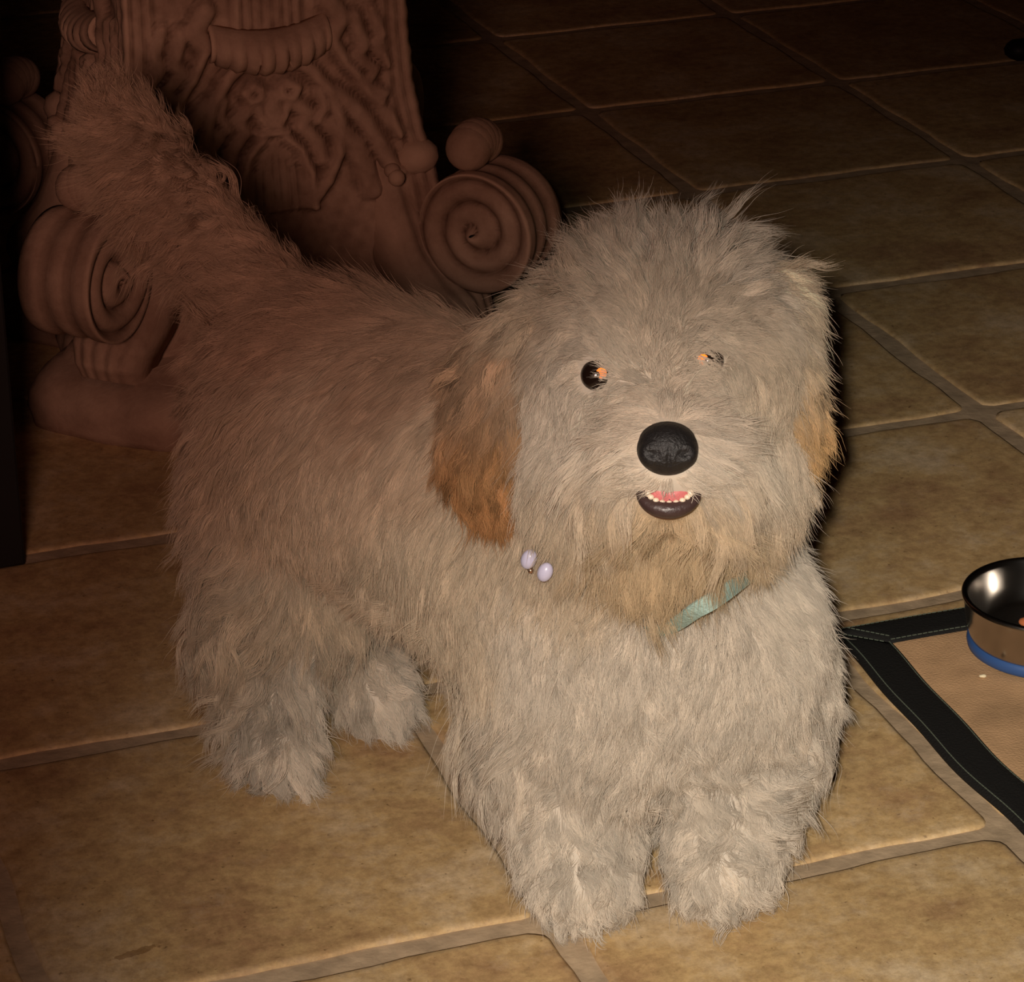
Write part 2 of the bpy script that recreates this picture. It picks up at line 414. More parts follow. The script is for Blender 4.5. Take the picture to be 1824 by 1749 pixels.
# plinth: face middles at PA+k*90 ; corners at PA+45
prof = [(.268, .172, .000), (.268, .176, .006), (.270, .178, .020), (.266, .175, .034), (.255, .168, .044), (.240, .158, .050), (.228, .150, .052), (.222, .146, .058)]
vs = []; fs = []; SG = 192
for (R, m_, z) in prof:
    for k in range(SG):
        a = 2*math.pi*k/SG; q = ((a+math.pi/4) % (math.pi/2)) - math.pi/4
        c = abs(q)/(math.pi/4); r = m_ + (R-m_)*float(smooth(.28, .68, np.array(c)))
        r *= 1 + .004*math.sin(11*a) + .003*math.sin(29*a+z*200) + .022*abs(math.sin(a*14))**.7*math.exp(-((z-.030)/.014)**2)
        vs.append((PC.x+r*math.cos(a+PA), PC.y+r*math.sin(a+PA), z))
for i in range(len(prof)-1):
    for k in range(SG): fs.append((i*SG+k, i*SG+(k+1) % SG, (i+1)*SG+(k+1) % SG, (i+1)*SG+k))
fs.append(tuple((len(prof)-1)*SG+k for k in range(SG))); fs.append(tuple(reversed(range(SG))))
mesh_obj('plinth', vs, fs, M_stone, ped)

def volute(c, ax, out, R=.061, W=.060):
    """scroll: drum with hollowed banded rim and a spiral carved on both round sides"""
    up = V((0, 0, 1)); vs = []; fs = []; seg = 72
    rimp = [(.0, .5), (.08, .55), (.16, .50), (.22, .30), (.36, .22), (.42, .42), (.5, .46), (.58, .42), (.64, .22), (.78, .30), (.84, .50), (.92, .55), (1, .5)]
    rings = []
    nr = 26
    def side(sgn):
        rr = []
        for i in range(nr):
            rr.append(('s', sgn, i/(nr-1)))
        return rr
    seq = side(-1) + [('r', t, R*(.90+.2*(g-.4))) for (t, g) in rimp] + list(reversed(side(1)))
    for it in seq:
        for k in range(seg):
            th = 2*math.pi*k/seg
            if it[0] == 's':
                _, sg, q = it; rad = R*(.02+.90*q)
                ph = (th*(1 if sg < 0 else -1))/(2*math.pi) + q*2.6
                dpt = .5*W*sg*(1.0 - .16*(1-q)) + sg*.011*(abs(math.sin(math.pi*ph))**.6 - .5) + sg*.010*math.exp(-(q/.16)**2)
            else:
                rad = it[2]; dpt = W*(it[1]-.5)
            p = c + ax*dpt + out*(rad*math.cos(th)) + up*(rad*math.sin(th)); vs.append(p)
    n = len(seq)
    for i in range(n-1):
        for k in range(seg): fs.append((i*seg+k, i*seg+(k+1) % seg, (i+1)*seg+(k+1) % seg, (i+1)*seg+k))
    return mesh_obj('volute', vs, fs, M_stone, ped)
for k in range(4):
    a = PA - math.pi/2 - math.pi/4 + k*math.pi/2
    out = V((math.cos(a), math.sin(a), 0)); ax = V((math.sin(a), -math.cos(a), 0))
    c = PC + out*.262 + V((0, 0, .157))
    volute(c, ax, out)
    # reeded scroll leg sweeping from the shaft under the volute down to the plinth
    path = [(.150, .245), (.166, .205), (.180, .165), (.196, .125), (.218, .098), (.238, .080), (.244, .062), (.238, .048)]
    vs = []; fs = []; nw = 29; nt_ = 40
    for i in range(nt_):
        q = i/(nt_-1)*(len(path)-1); i0 = min(int(q), len(path)-2); tq = q-i0
        r_, z_ = [path[i0][j]*(1-tq)+path[i0+1][j]*tq for j in (0, 1)]
        wd = .030 + .012*math.sin(i/(nt_-1)*math.pi)**2
        for j in range(nw):
            sj = j/(nw-1)*2-1
            bulge = .012*(1-abs(sj)**3) + .003*abs(math.cos(sj*math.pi*2.5))
            vs.append(PC + out*(r_+bulge) + ax*(sj*wd) + V((0, 0, z_+bulge*.4)))
        for j in range(nw):
            sj = 1-j/(nw-1)*2; vs.append(PC + out*(r_-.03) + ax*(sj*wd) + V((0, 0, z_-.01)))
    W2 = 2*nw
    for i in range(nt_-1):
        for j in range(W2): fs.append((i*W2+j, i*W2+(j+1) % W2, (i+1)*W2+(j+1) % W2, (i+1)*W2+j))
    mesh_obj('scroll_leg', vs, fs, M_stone, ped)
    # acanthus curl on top of the volute
    bm = bmesh.new()
    for t in np.linspace(-1, 1, 5):
        ellipsoid(bm, PC + out*.248 + ax*(.012*t) + V((0, 0, .233-.003*t*t)), (.021, .021, .021), sub=3)
    ellipsoid(bm, PC + out*.188 + V((0, 0, .212)), (.022, .022, .018), sub=2)
    lc = bm_obj('leaf_curl', bm, M_stone, ped)
    # overhanging leaf lip on each face
    a2 = a + math.pi/4; o2 = V((math.cos(a2), math.sin(a2), 0)); u2 = V((-math.sin(a2), math.cos(a2), 0))
    vs = []; fs = []; nu, nv = 33, 14
    for j in range(nv):
        tv = j/(nv-1)*math.pi*1.25
        for i in range(nu):
            s = (i/(nu-1)*2-1); wd = .054
            rr = .016*(1-.25*s*s); sc = .0042*abs(math.sin(s*math.pi*4.5))
            p = PC + o2*(.128 - .010*s*s + (rr+sc)*math.sin(tv)+.004) + u2*(s*wd) + V((0, 0, .338 + .008*s*s - (rr+sc)*(1-math.cos(tv))*.75))
            vs.append(p)
    for j in range(nv-1):
        for i in range(nu-1): fs.append((j*nu+i, j*nu+i+1, (j+1)*nu+i+1, (j+1)*nu+i))
    lip = mesh_obj('leaf_lip', vs, fs, M_stone, ped)
    so = lip.modifiers.new('s', 'SOLIDIFY'); so.thickness = .006
# rosette knob beside the right scroll
for k in range(4):
    a = PA - math.pi/2 + k*math.pi/2; o2 = V((math.cos(a), math.sin(a), 0)); u2 = V((-math.sin(a), math.cos(a), 0))
    for sg in (-1, 1):
        bm = bmesh.new(); cpt = PC + o2*.150 + u2*(sg*.105) + V((0, 0, .206))
        ellipsoid(bm, cpt, (.0075, .0075, .007), sub=3); ellipsoid(bm, cpt+V((.004, -.006, -.005)), (.008, .008, .008), sub=2)
        bm_obj('rosette_knob', bm, M_stone, ped)

# ------------------------------------------------------------------ placemat
MC = PZ(1470, 1130); MA = math.radians(18.5)
mu_ = V((math.cos(MA), math.sin(MA), 0)); mv_ = V((math.sin(MA), -math.cos(MA), 0))
mat = empty('placemat', MC + mu_*.3 + mv_*.22); tag(mat, 'tan woven feeding placemat with black stitched border on the tile floor', 'placemat')
MW, MH, MB = .60, .46, .036
def wave(s): return .0022*math.sin(s*21+.6) + .0012*math.sin(s*47)
def mp(u, v, z):
    return MC + mu_*(u + wave(v)*(1 if u < .1 else 0)) + mv_*(v + .5*wave(u+.3)*(1 if v < .1 else 0)) + V((0, 0, z))
def strip(name, quad_fn, n, m, mat_, z, th, parent, nseg_v=4):
    """quad_fn(a,b)->(u,v) on [0,1]^2"""
    vs = []; fs = []
    for side in (1, 0):
        for j in range(m+1):
            for i in range(n+1):
                u, v = quad_fn(i/n, j/m)
                edge = (j in (0, m)) or (i in (0, n))
                vs.append(mp(u, v, (z + (th if side and not edge else (th*.55 if side else 0)))))
    w_ = n+1; off = w_*(m+1)
    for j in range(m):
        for i in range(n):
            q = (j*w_+i, j*w_+i+1, (j+1)*w_+i+1, (j+1)*w_+i)
            fs.append(tuple(reversed(q))); fs.append(tuple(x+off for x in q))
    for i in range(n):
        fs.append((i, i+1, off+i+1, off+i)); b_ = m*w_; fs.append((b_+i+1, b_+i, off+b_+i, off+b_+i+1))
    for j in range(m):
        fs.append(((j+1)*w_, j*w_, off+j*w_, off+(j+1)*w_)); e_ = n; fs.append((j*w_+e_, (j+1)*w_+e_, off+(j+1)*w_+e_, off+j*w_+e_))
    o = mesh_obj(name, vs, fs, mat_, parent); return o
strip('woven_panel', lambda a, b: (MB*.6+a*(MW-1.2*MB), MB*.6+b*(MH-1.2*MB)), 30, 24, M_mat, .0016, .0022, mat)
strip('border', lambda a, b: (b*MB, b*MB + a*(MH-2*b*MB)), 40, 6, M_matb, .0015, .0040, mat)
strip('border', lambda a, b: (b*MB + a*(MW-2*b*MB), b*MB), 40, 6, M_matb, .0015, .0040, mat)
strip('border', lambda a, b: (MW-b*MB, b*MB + a*(MH-2*b*MB)), 40, 6, M_matb, .0015, .0040, mat)
strip('border', lambda a, b: (b*MB + a*(MW-2*b*MB), MH-b*MB), 40, 6, M_matb, .0015, .0040, mat)
def thread(pts, r=.00032):
    bm = bmesh.new()
    L = 0
    for (a, b) in zip(pts[:-1], pts[1:]):
        a = V(a); b = V(b); n = max(1, int((b-a).length/.0038))
        for i in range(n):
            p = a.lerp(b, i/n); q = a.lerp(b, (i+.78)/n); m_ = (p+q)/2; d = (q-p)
            rot = d.to_track_quat('X', 'Z').to_matrix().to_4x4()
            rr = bmesh.ops.create_cube(bm, size=1); vv = rr['verts']
            bmesh.ops.scale(bm, vec=(d.length, r*2, r*1.5), verts=vv); bmesh.ops.transform(bm, matrix=rot, verts=vv); bmesh.ops.translate(bm, vec=m_, verts=vv)
    return bm
ZS = .0057
lines = [[mp(.0045, .006+t*(MH-.012), ZS) for t in np.linspace(0, 1, 30)], [mp(MB-.003, MB+t*(MH-2*MB), ZS) for t in np.linspace(0, 1, 30)],
         [mp(.006+t*(MW-.012), .0035, ZS) for t in np.linspace(0, 1, 30)], [mp(MB+t*(MW-2*MB), MB-.003, ZS) for t in np.linspace(0, 1, 30)],
         [mp(.003, .010, ZS), mp(MB-.006, MB-.001, ZS)], [mp(.014, .003, ZS), mp(MB+.002, MB-.008, ZS)]]
for l in lines: 
    o = bm_obj('stitching', thread(l), M_stitch, mat, smooth=False)

# ------------------------------------------------------------------ steel bowl
BX, BY = .404, 2.028; BZ = .0052
bowl = empty('dog_bowl', (BX, BY, BZ)); tag(bowl, 'stainless steel dog bowl with a blue rubber base ring on the placemat', 'bowl')
prof = [(.0, .010), (.030, .010), (.045, .012), (.050, .016), (.0545, .026), (.0575, .036), (.0590, .0415), (.0603, .0445), (.0620, .0457), (.0637, .0452), (.0646, .0437), (.0643, .0418),
        (.0632, .0405), (.0615, .030), (.0592, .018), (.0570, .010), (.0565, .0085)]
vs, fs = lathe(prof, 96, BX, BY, BZ); bs = mesh_obj('steel_shell', vs, fs, M_steel, bowl)
prof = [(.040, .0), (.0560, .0), (.0580, .0015), (.0588, .005), (.0583, .0085), (.0565, .0102), (.040, .0095)]
vs, fs = lathe(prof, 96, BX, BY, BZ); mesh_obj('rubber_ring', vs, fs, M_blue, bowl)
for k in range(12):
    a = k*2.4; r = .0085*math.sqrt(k*1.35)
    kz = .0150 if k > 3 else .0205
    bm = bmesh.new(); ellipsoid(bm, (0, 0, 0), (.0062, .0058, .0036), sub=2)
    for v in bm.verts: v.co *= random.uniform(.93, 1.07)
    kb = bm_obj('kibble', bm, M_kib); kb.location = (BX+.0125+r*math.cos(a)*.9, BY+r*math.sin(a), BZ+kz)
    tag(kb, 'orange-brown kibble piece inside the steel dog bowl', 'kibble', 'kibble pieces in the steel bowl')
cp = PZ(1751, 1204, .005)
bm = bmesh.new(); ellipsoid(bm, (0, 0, 0), (.0028, .0016, .0013), sub=2)
for v in bm.verts: v.co *= random.uniform(.8, 1.2)
cb = bm_obj('crumb', bm, M_crumb); cb.location = (cp.x, cp.y, .0050); tag(cb, 'tiny pale crumb on the tan placemat beside the steel bowl', 'crumb')

# ==================================================================== THE DOG
def apply_remesh(bm, voxel, smooth_it, name, mat_, parent=None, dec=None):
    me = bpy.data.meshes.new(name); bm.to_mesh(me); bm.free()
    tmp = bpy.data.objects.new('tmp', me); scene.collection.objects.link(tmp)
    m = tmp.modifiers.new('r', 'REMESH'); m.mode = 'VOXEL'; m.voxel_size = voxel; m.use_smooth_shade = True
    s = tmp.modifiers.new('s', 'SMOOTH'); s.factor = .5; s.iterations = smooth_it
    dg = bpy.context.evaluated_depsgraph_get(); dg.update()
    me2 = bpy.data.meshes.new_from_object(tmp.evaluated_get(dg)); me2.name = name
    bpy.data.objects.remove(tmp)
    me2.materials.clear(); me2.materials.append(mat_); me2.shade_smooth()
    o = bpy.data.objects.new(name, me2)
    if parent is not None: o.parent = parent
    scene.collection.objects.link(o); return o

def skin_mat():
    m, t, b = nt('dog_undercoat')
    at = t.nodes.new('ShaderNodeAttribute'); at.attribute_name = 'coat'
    t.links.new(at.outputs['Color'], b.inputs['Base Color']); b.inputs['Roughness'].default_value = .9; b.inputs['Specular IOR Level'].default_value = .05
    return m
M_skin = skin_mat()
def hair_mat():
    m, t, b = nt('dog_hair'); L = t.links; N = t.nodes
    at = N.new('ShaderNodeAttribute'); at.attribute_name = 'coat'
    L.new(at.outputs['Color'], b.inputs['Base Color']); b.inputs['Roughness'].default_value = .65; b.inputs['Specular IOR Level'].default_value = .12
    tr = N.new('ShaderNodeBsdfTranslucent'); L.new(at.outputs['Color'], tr.inputs['Color'])
    mx = N.new('ShaderNodeMixShader'); mx.inputs[0].default_value = .32
    L.new(b.outputs[0], mx.inputs[1]); L.new(tr.outputs[0], mx.inputs[2])
    out = [n for n in N if n.type == 'OUTPUT_MATERIAL'][0]; L.new(mx.outputs[0], out.inputs['Surface'])
    return m
M_hair = hair_mat()

pawFL = PZ(1040, 1572, .03); pawFR = PZ(1288, 1552, .03); pawRL = PZ(497, 1335, .03); pawRR = PZ(655, 1238, .03)
bm = bmesh.new()
# trunk
chain(bm, [(PY(560, 710, 1.96), .080), (PY(620, 760, 1.90), .094), (PY(760, 830, 1.84), .098), (PY(900, 900, 1.79), .098), (PY(1030, 1010, 1.75), .098), (PY(1130, 1120, 1.725), .098)])
ellipsoid(bm, PY(1225, 1150, 1.715), (.085, .08, .095))
ellipsoid(bm, PY(1090, 1200, 1.71), (.09, .075, .09))
# neck
chain(bm, [(PY(1080, 1000, 1.74), .095), (PY(1150, 860, 1.71), .088), (PY(1180, 720, 1.69), .085)])
# skull
ellipsoid(bm, PY(1188, 655, 1.68), (.079, .080, .074))
ellipsoid(bm, PY(1185, 600, 1.69), (.074, .074, .056))
# muzzle and cheeks
chain(bm, [(PY(1190, 780, 1.64), .052), (PY(1192, 800, 1.60), .040), (PY(1191, 812, 1.578), .030)])
ellipsoid(bm, PY(1135, 850, 1.605), (.034, .032, .032)); ellipsoid(bm, PY(1250, 848, 1.605), (.034, .032, .032))
ellipsoid(bm, PY(1060, 860, 1.655), (.040, .04, .048)); ellipsoid(bm, PY(1310, 850, 1.655), (.038, .04, .046))
ellipsoid(bm, PY(1190, 945, 1.635), (.040, .034, .034))
# front legs
chain(bm, [(PY(1000, 1240, 1.73), .062), (PY(1010, 1380, 1.72), .050), (V((pawFL.x-.004, pawFL.y+.032, .080)), .039), (V((pawFL.x-.002, pawFL.y+.022, .044)), .038), (V((pawFL.x, pawFL.y, .032)), .0310)])
chain(bm, [(PY(1325, 1210, 1.735), .058), (PY(1310, 1350, 1.725), .048), (V((pawFR.x+.006, pawFR.y+.030, .080)), .039), (V((pawFR.x+.002, pawFR.y+.022, .044)), .037), (V((pawFR.x, pawFR.y, .032)), .0310)])
# hind legs: thigh, knee forward, hock back, paw
chain(bm, [(PY(535, 860, 1.93), .078), (PY(525, 1000, 1.90), .062), (PY(480, 1130, 1.91), .044), (V((pawRL.x-.006, pawRL.y+.03, .060)), .026), (V((pawRL.x, pawRL.y, .026)), .025)])
chain(bm, [(PY(560, 900, 2.02), .070), (PY(640, 1040, 2.00), .046), (V((pawRR.x-.02, pawRR.y+.03, .06)), .026), (V((pawRR.x+.008, pawRR.y, .026)), .025)])
# tail
chain(bm, [(PY(490, 580, 1.99), .038), (PY(425, 470, 2.03), .027), (PY(365, 400, 2.06), .022), (PY(290, 310, 2.08), .024), (PY(225, 235, 2.09), .022), (PY(192, 175, 2.09), .013)])
for v in bm.verts:
    if v.co.z < .004: v.co.z = .004
dog = apply_remesh(bm, .0048, 6, 'dog', M_skin)
tag(dog, 'fluffy cream puppy with tan ear tips standing on tiles facing the camera', 'dog')

# ears: hanging leather flaps, each a part
def ear(pts):
    bm = bmesh.new(); 
    for (a, ra), (b, rb) in zip(pts[:-1], pts[1:]):
        n = 8
        for i in range(n+1):
            t = i/n; c = a.lerp(b, t); rr = [ra[k]+(rb[k]-ra[k])*t for k in range(3)]
            ellipsoid(bm, c, rr, sub=2)
    return apply_remesh(bm, .004, 6, 'ear', M_skin, dog)
earL = ear([(PY(985, 590, 1.70), (.028, .022, .024)), (PY(905, 680, 1.695), (.032, .020, .030)), (PY(885, 790, 1.685), (.030, .017, .030)), (PY(892, 865, 1.680), (.021, .014, .018))])
earR = ear([(PY(1365, 550, 1.70), (.026, .022, .026)), (PY(1382, 650, 1.680), (.021, .019, .030)), (PY(1400, 750, 1.668), (.020, .016, .028)), (PY(1410, 805, 1.666), (.017, .013, .016))])

dgm = lambda o: BVHTree.FromPolygons([v.co.copy() for v in o.data.vertices], [tuple(p.vertices) for p in o.data.polygons])
bvh = dgm(dog)
def surf(px, py):
    d = ray(px, py).normalized(); h = bvh.ray_cast(CAM, d)
    return h

# colours
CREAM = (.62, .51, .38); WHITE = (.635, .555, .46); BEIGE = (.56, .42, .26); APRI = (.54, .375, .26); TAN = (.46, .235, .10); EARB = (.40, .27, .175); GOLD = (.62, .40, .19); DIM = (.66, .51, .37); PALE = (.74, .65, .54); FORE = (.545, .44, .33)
# flow anchors: px, py, (dx, dy) on screen, depth push, lift, length, curl, colour
A = [
 # crown and forehead
 (1130, 485, -.3, -1, 0, .7, .040, .5, WHITE), (1050, 510, -.5, -.9, 0, .6, .030, .3, FORE), (1200, 475, .1, -1, 0, .7, .030, .4, WHITE),
 (1290, 490, .8, -.8, 0, .6, .034, .3, WHITE), (1340, 530, 1, -.1, 0, .4, .024, .3, WHITE), (1190, 540, 0, -1, 0, .5, .022, .35, FORE),
 (1080, 570, -.8, -.5, 0, .4, .020, .4, FORE), (1290, 560, .8, -.4, 0, .4, .020, .4, FORE), (1190, 600, 0, -1, 0, .45, .016, .3, FORE),
 (1000, 580, -1, .3, 0, .3, .024, .3, FORE), (1360, 590, .6, .8, 0, .3, .018, .3, FORE),
 # brows and bridge
 (1120, 630, -.5, -1, 0, .4, .012, .3, WHITE), (1050, 620, -.9, -.3, 0, .3, .011, .3, WHITE), (1245, 610, .5, .3, 0, .35, .014, .3, WHITE), (1225, 640, 1, .5, 0, .4, .016, .2, WHITE),
 (1190, 660, 0, -1, 0, .25, .009, .2, CREAM), (1150, 710, -.9, .2, 0, .35, .018, .2, PALE), (1230, 710, .9, .2, 0, .35, .018, .2, PALE), (1190, 730, 0, -1, 0, .5, .010, .2, APRI),
 (1140, 765, -1, .2, 0, .35, .030, .12, PALE), (1240, 765, 1, .2, 0, .35, .030, .12, PALE),
 (1125, 815, -1, .7, 0, .35, .036, .12, PALE), (1257, 815, 1, .7, 0, .35, .036, .12, PALE),
 (1145, 850, -1, .5, 0, .3, .018, .1, PALE), (1237, 850, 1, .5, 0, .3, .018, .1, PALE), (1170, 846, -1, .1, 0, .25, .007, .1, PALE), (1212, 846, 1, .1, 0, .25, .007, .1, PALE),
 (1060, 780, -.7, 1, 0, .3, .032, .2, PALE), (1330, 780, .6, 1, 0, .3, .030, .2, PALE),
 (1000, 720, -.4, 1, 0, .25, .024, .3, PALE), (1380, 690, .2, 1, 0, .25, .016, .3, CREAM), (1025, 670, -.8, .5, 0, .25, .012, .3, WHITE), (1080, 710, -.4, 1, 0, .25, .012, .3, PALE), (1300, 680, .5, 1, 0, .3, .018, .3, CREAM),
 (1040, 900, -.3, 1, 0, .3, .036, .3, CREAM), (1330, 900, .4, 1, 0, .3, .030, .3, CREAM),
 (1115, 900, -.4, 1, 0, .25, .028, .2, BEIGE), (1265, 900, .4, 1, 0, .25, .028, .2, BEIGE), (1190, 935, 0, 1, 0, .2, .026, .2, BEIGE),
 (1190, 970, 0, 1, 0, .3, .034, .25, BEIGE), (1120, 980, -.2, 1, 0, .3, .036, .25, BEIGE), (1260, 980, .3, 1, 0, .3, .034, .25, BEIGE),
 # neck and chest
 (1020, 1050, -.4, 1, 0, .3, .020, .3, CREAM), (1190, 1100, 0, 1, 0, .25, .020, .3, WHITE), (1380, 1030, .8, .7, 0, .35, .026, .25, WHITE),
 (1420, 950, 1, .5, 0, .35, .026, .2, WHITE), (1420, 1120, .8, .9, 0, .35, .022, .25, WHITE), (1100, 1200, 0, 1, 0, .3, .022, .35, WHITE), (1250, 1220, .1, 1, 0, .3, .022, .35, WHITE),
 (950, 1150, -.2, 1, 0, .25, .024, .2, WHITE), (1400, 1230, .5, 1, 0, .35, .022, .3, WHITE),
 (1050, 1330, -.1, 1, 0, .3, .020, .35, WHITE), (1270, 1320, .1, 1, 0, .4, .018, .8, WHITE), (900, 1300, -.5, 1, 0, .3, .028, .2, WHITE),
 # front legs
 (1000, 1450, -.3, 1, 0, .4, .016, .8, WHITE), (1080, 1500, .1, 1, 0, .4, .014, .9, WHITE), (1280, 1430, .1, .8, 0, .5, .016, 1.0, WHITE), (1350, 1430, 1, .7, 0, .5, .020, .9, WHITE),
 (1010, 1580, -.3, 1, 0, .45, .012, .7, WHITE), (1090, 1590, .2, 1, 0, .4, .011, .7, WHITE), (1240, 1550, -.3, 1, 0, .45, .013, .9, WHITE), (1330, 1560, .3, 1, 0, .45, .012, .9, WHITE),
 # trunk
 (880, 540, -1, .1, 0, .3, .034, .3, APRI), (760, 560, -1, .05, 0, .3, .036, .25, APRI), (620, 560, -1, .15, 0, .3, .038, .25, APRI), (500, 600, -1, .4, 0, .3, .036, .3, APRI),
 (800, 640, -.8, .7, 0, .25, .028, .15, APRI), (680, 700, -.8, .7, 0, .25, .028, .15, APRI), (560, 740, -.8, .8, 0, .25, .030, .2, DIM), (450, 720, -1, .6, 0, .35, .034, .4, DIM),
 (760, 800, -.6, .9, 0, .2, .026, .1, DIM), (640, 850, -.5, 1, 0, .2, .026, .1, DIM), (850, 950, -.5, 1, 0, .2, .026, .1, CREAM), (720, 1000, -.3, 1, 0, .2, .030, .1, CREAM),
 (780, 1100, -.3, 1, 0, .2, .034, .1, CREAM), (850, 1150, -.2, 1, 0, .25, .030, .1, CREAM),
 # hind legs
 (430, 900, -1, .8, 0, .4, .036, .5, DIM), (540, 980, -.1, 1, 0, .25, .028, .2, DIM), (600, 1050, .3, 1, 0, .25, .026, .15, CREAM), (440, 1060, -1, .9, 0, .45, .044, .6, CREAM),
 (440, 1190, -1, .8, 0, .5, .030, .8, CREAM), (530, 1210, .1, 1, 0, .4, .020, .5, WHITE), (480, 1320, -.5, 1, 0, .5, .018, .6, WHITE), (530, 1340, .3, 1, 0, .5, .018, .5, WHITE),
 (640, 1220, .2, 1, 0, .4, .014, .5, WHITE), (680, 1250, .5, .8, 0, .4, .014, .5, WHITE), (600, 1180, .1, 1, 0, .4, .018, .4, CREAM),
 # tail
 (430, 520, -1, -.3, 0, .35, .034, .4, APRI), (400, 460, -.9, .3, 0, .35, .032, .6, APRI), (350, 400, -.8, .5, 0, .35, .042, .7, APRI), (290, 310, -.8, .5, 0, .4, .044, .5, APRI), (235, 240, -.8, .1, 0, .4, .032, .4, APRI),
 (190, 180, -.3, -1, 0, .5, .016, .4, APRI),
]
anc_p = []; anc_d = []; anc_s = []; anc_c = []
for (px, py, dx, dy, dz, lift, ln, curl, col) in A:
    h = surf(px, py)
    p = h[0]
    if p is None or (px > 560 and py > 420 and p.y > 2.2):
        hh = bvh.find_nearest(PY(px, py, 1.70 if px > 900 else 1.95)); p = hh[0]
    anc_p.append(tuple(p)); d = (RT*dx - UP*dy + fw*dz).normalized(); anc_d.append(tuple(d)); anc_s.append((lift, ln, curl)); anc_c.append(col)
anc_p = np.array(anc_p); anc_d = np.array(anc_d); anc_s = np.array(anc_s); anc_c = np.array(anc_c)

def idw(P, ap, vals, pw=4):
    out = np.zeros((len(P), vals.shape[1]))
    for s in range(0, len(P), 20000):
        q = P[s:s+20000]; d2 = ((q[:, None]-ap[None])**2).sum(-1)
        wg = 1/(d2**(pw/2)+1e-8); wg /= wg.sum(1, keepdims=True); out[s:s+20000] = wg@vals
    return out
def norm(a): return a/np.maximum(np.linalg.norm(a, axis=-1, keepdims=True), 1e-9)
_k = rng.normal(size=(24, 3)); _ph = rng.uniform(0, 6.28, 24)
def field(P, scale, seed):
    """smooth pseudo-noise vector field"""
    r = np.random.default_rng(seed); out = np.zeros_like(P)
    for i in range(10):
        k = r.normal(size=3)*scale; a = r.normal(size=3); out += np.sin(P@k + r.uniform(0, 6.28))[:, None]*a
    return out/3.2
def mesh_arrays(o):
    me = o.data; me.calc_loop_triangles()
    v = np.empty(len(me.vertices)*3); me.vertices.foreach_get('co', v); v = v.reshape(-1, 3)
    t = np.empty(len(me.loop_triangles)*3, dtype=np.int32); me.loop_triangles.foreach_get('vertices', t); t = t.reshape(-1, 3)
    n = np.empty(len(me.vertices)*3); me.vertices.foreach_get('normal', n); n = n.reshape(-1, 3)
    return v, t, n
def sample(o, count, keep=None):
    v, t, n = mesh_arrays(o)
    a = np.linalg.norm(np.cross(v[t[:, 1]]-v[t[:, 0]], v[t[:, 2]]-v[t[:, 0]]), axis=1)
    if keep is not None:
        c = v[t].mean(1); a = a*keep(c)
    idx = rng.choice(len(t), size=count, p=a/a.sum())
    r1 = np.sqrt(rng.random(count)); r2 = rng.random(count)
    w0 = 1-r1; w1 = r1*(1-r2); w2 = r1*r2
    P = v[t[idx, 0]]*w0[:, None] + v[t[idx, 1]]*w1[:, None] + v[t[idx, 2]]*w2[:, None]
    Nn = norm(n[t[idx, 0]]*w0[:, None] + n[t[idx, 1]]*w1[:, None] + n[t[idx, 2]]*w2[:, None])
    return P, Nn

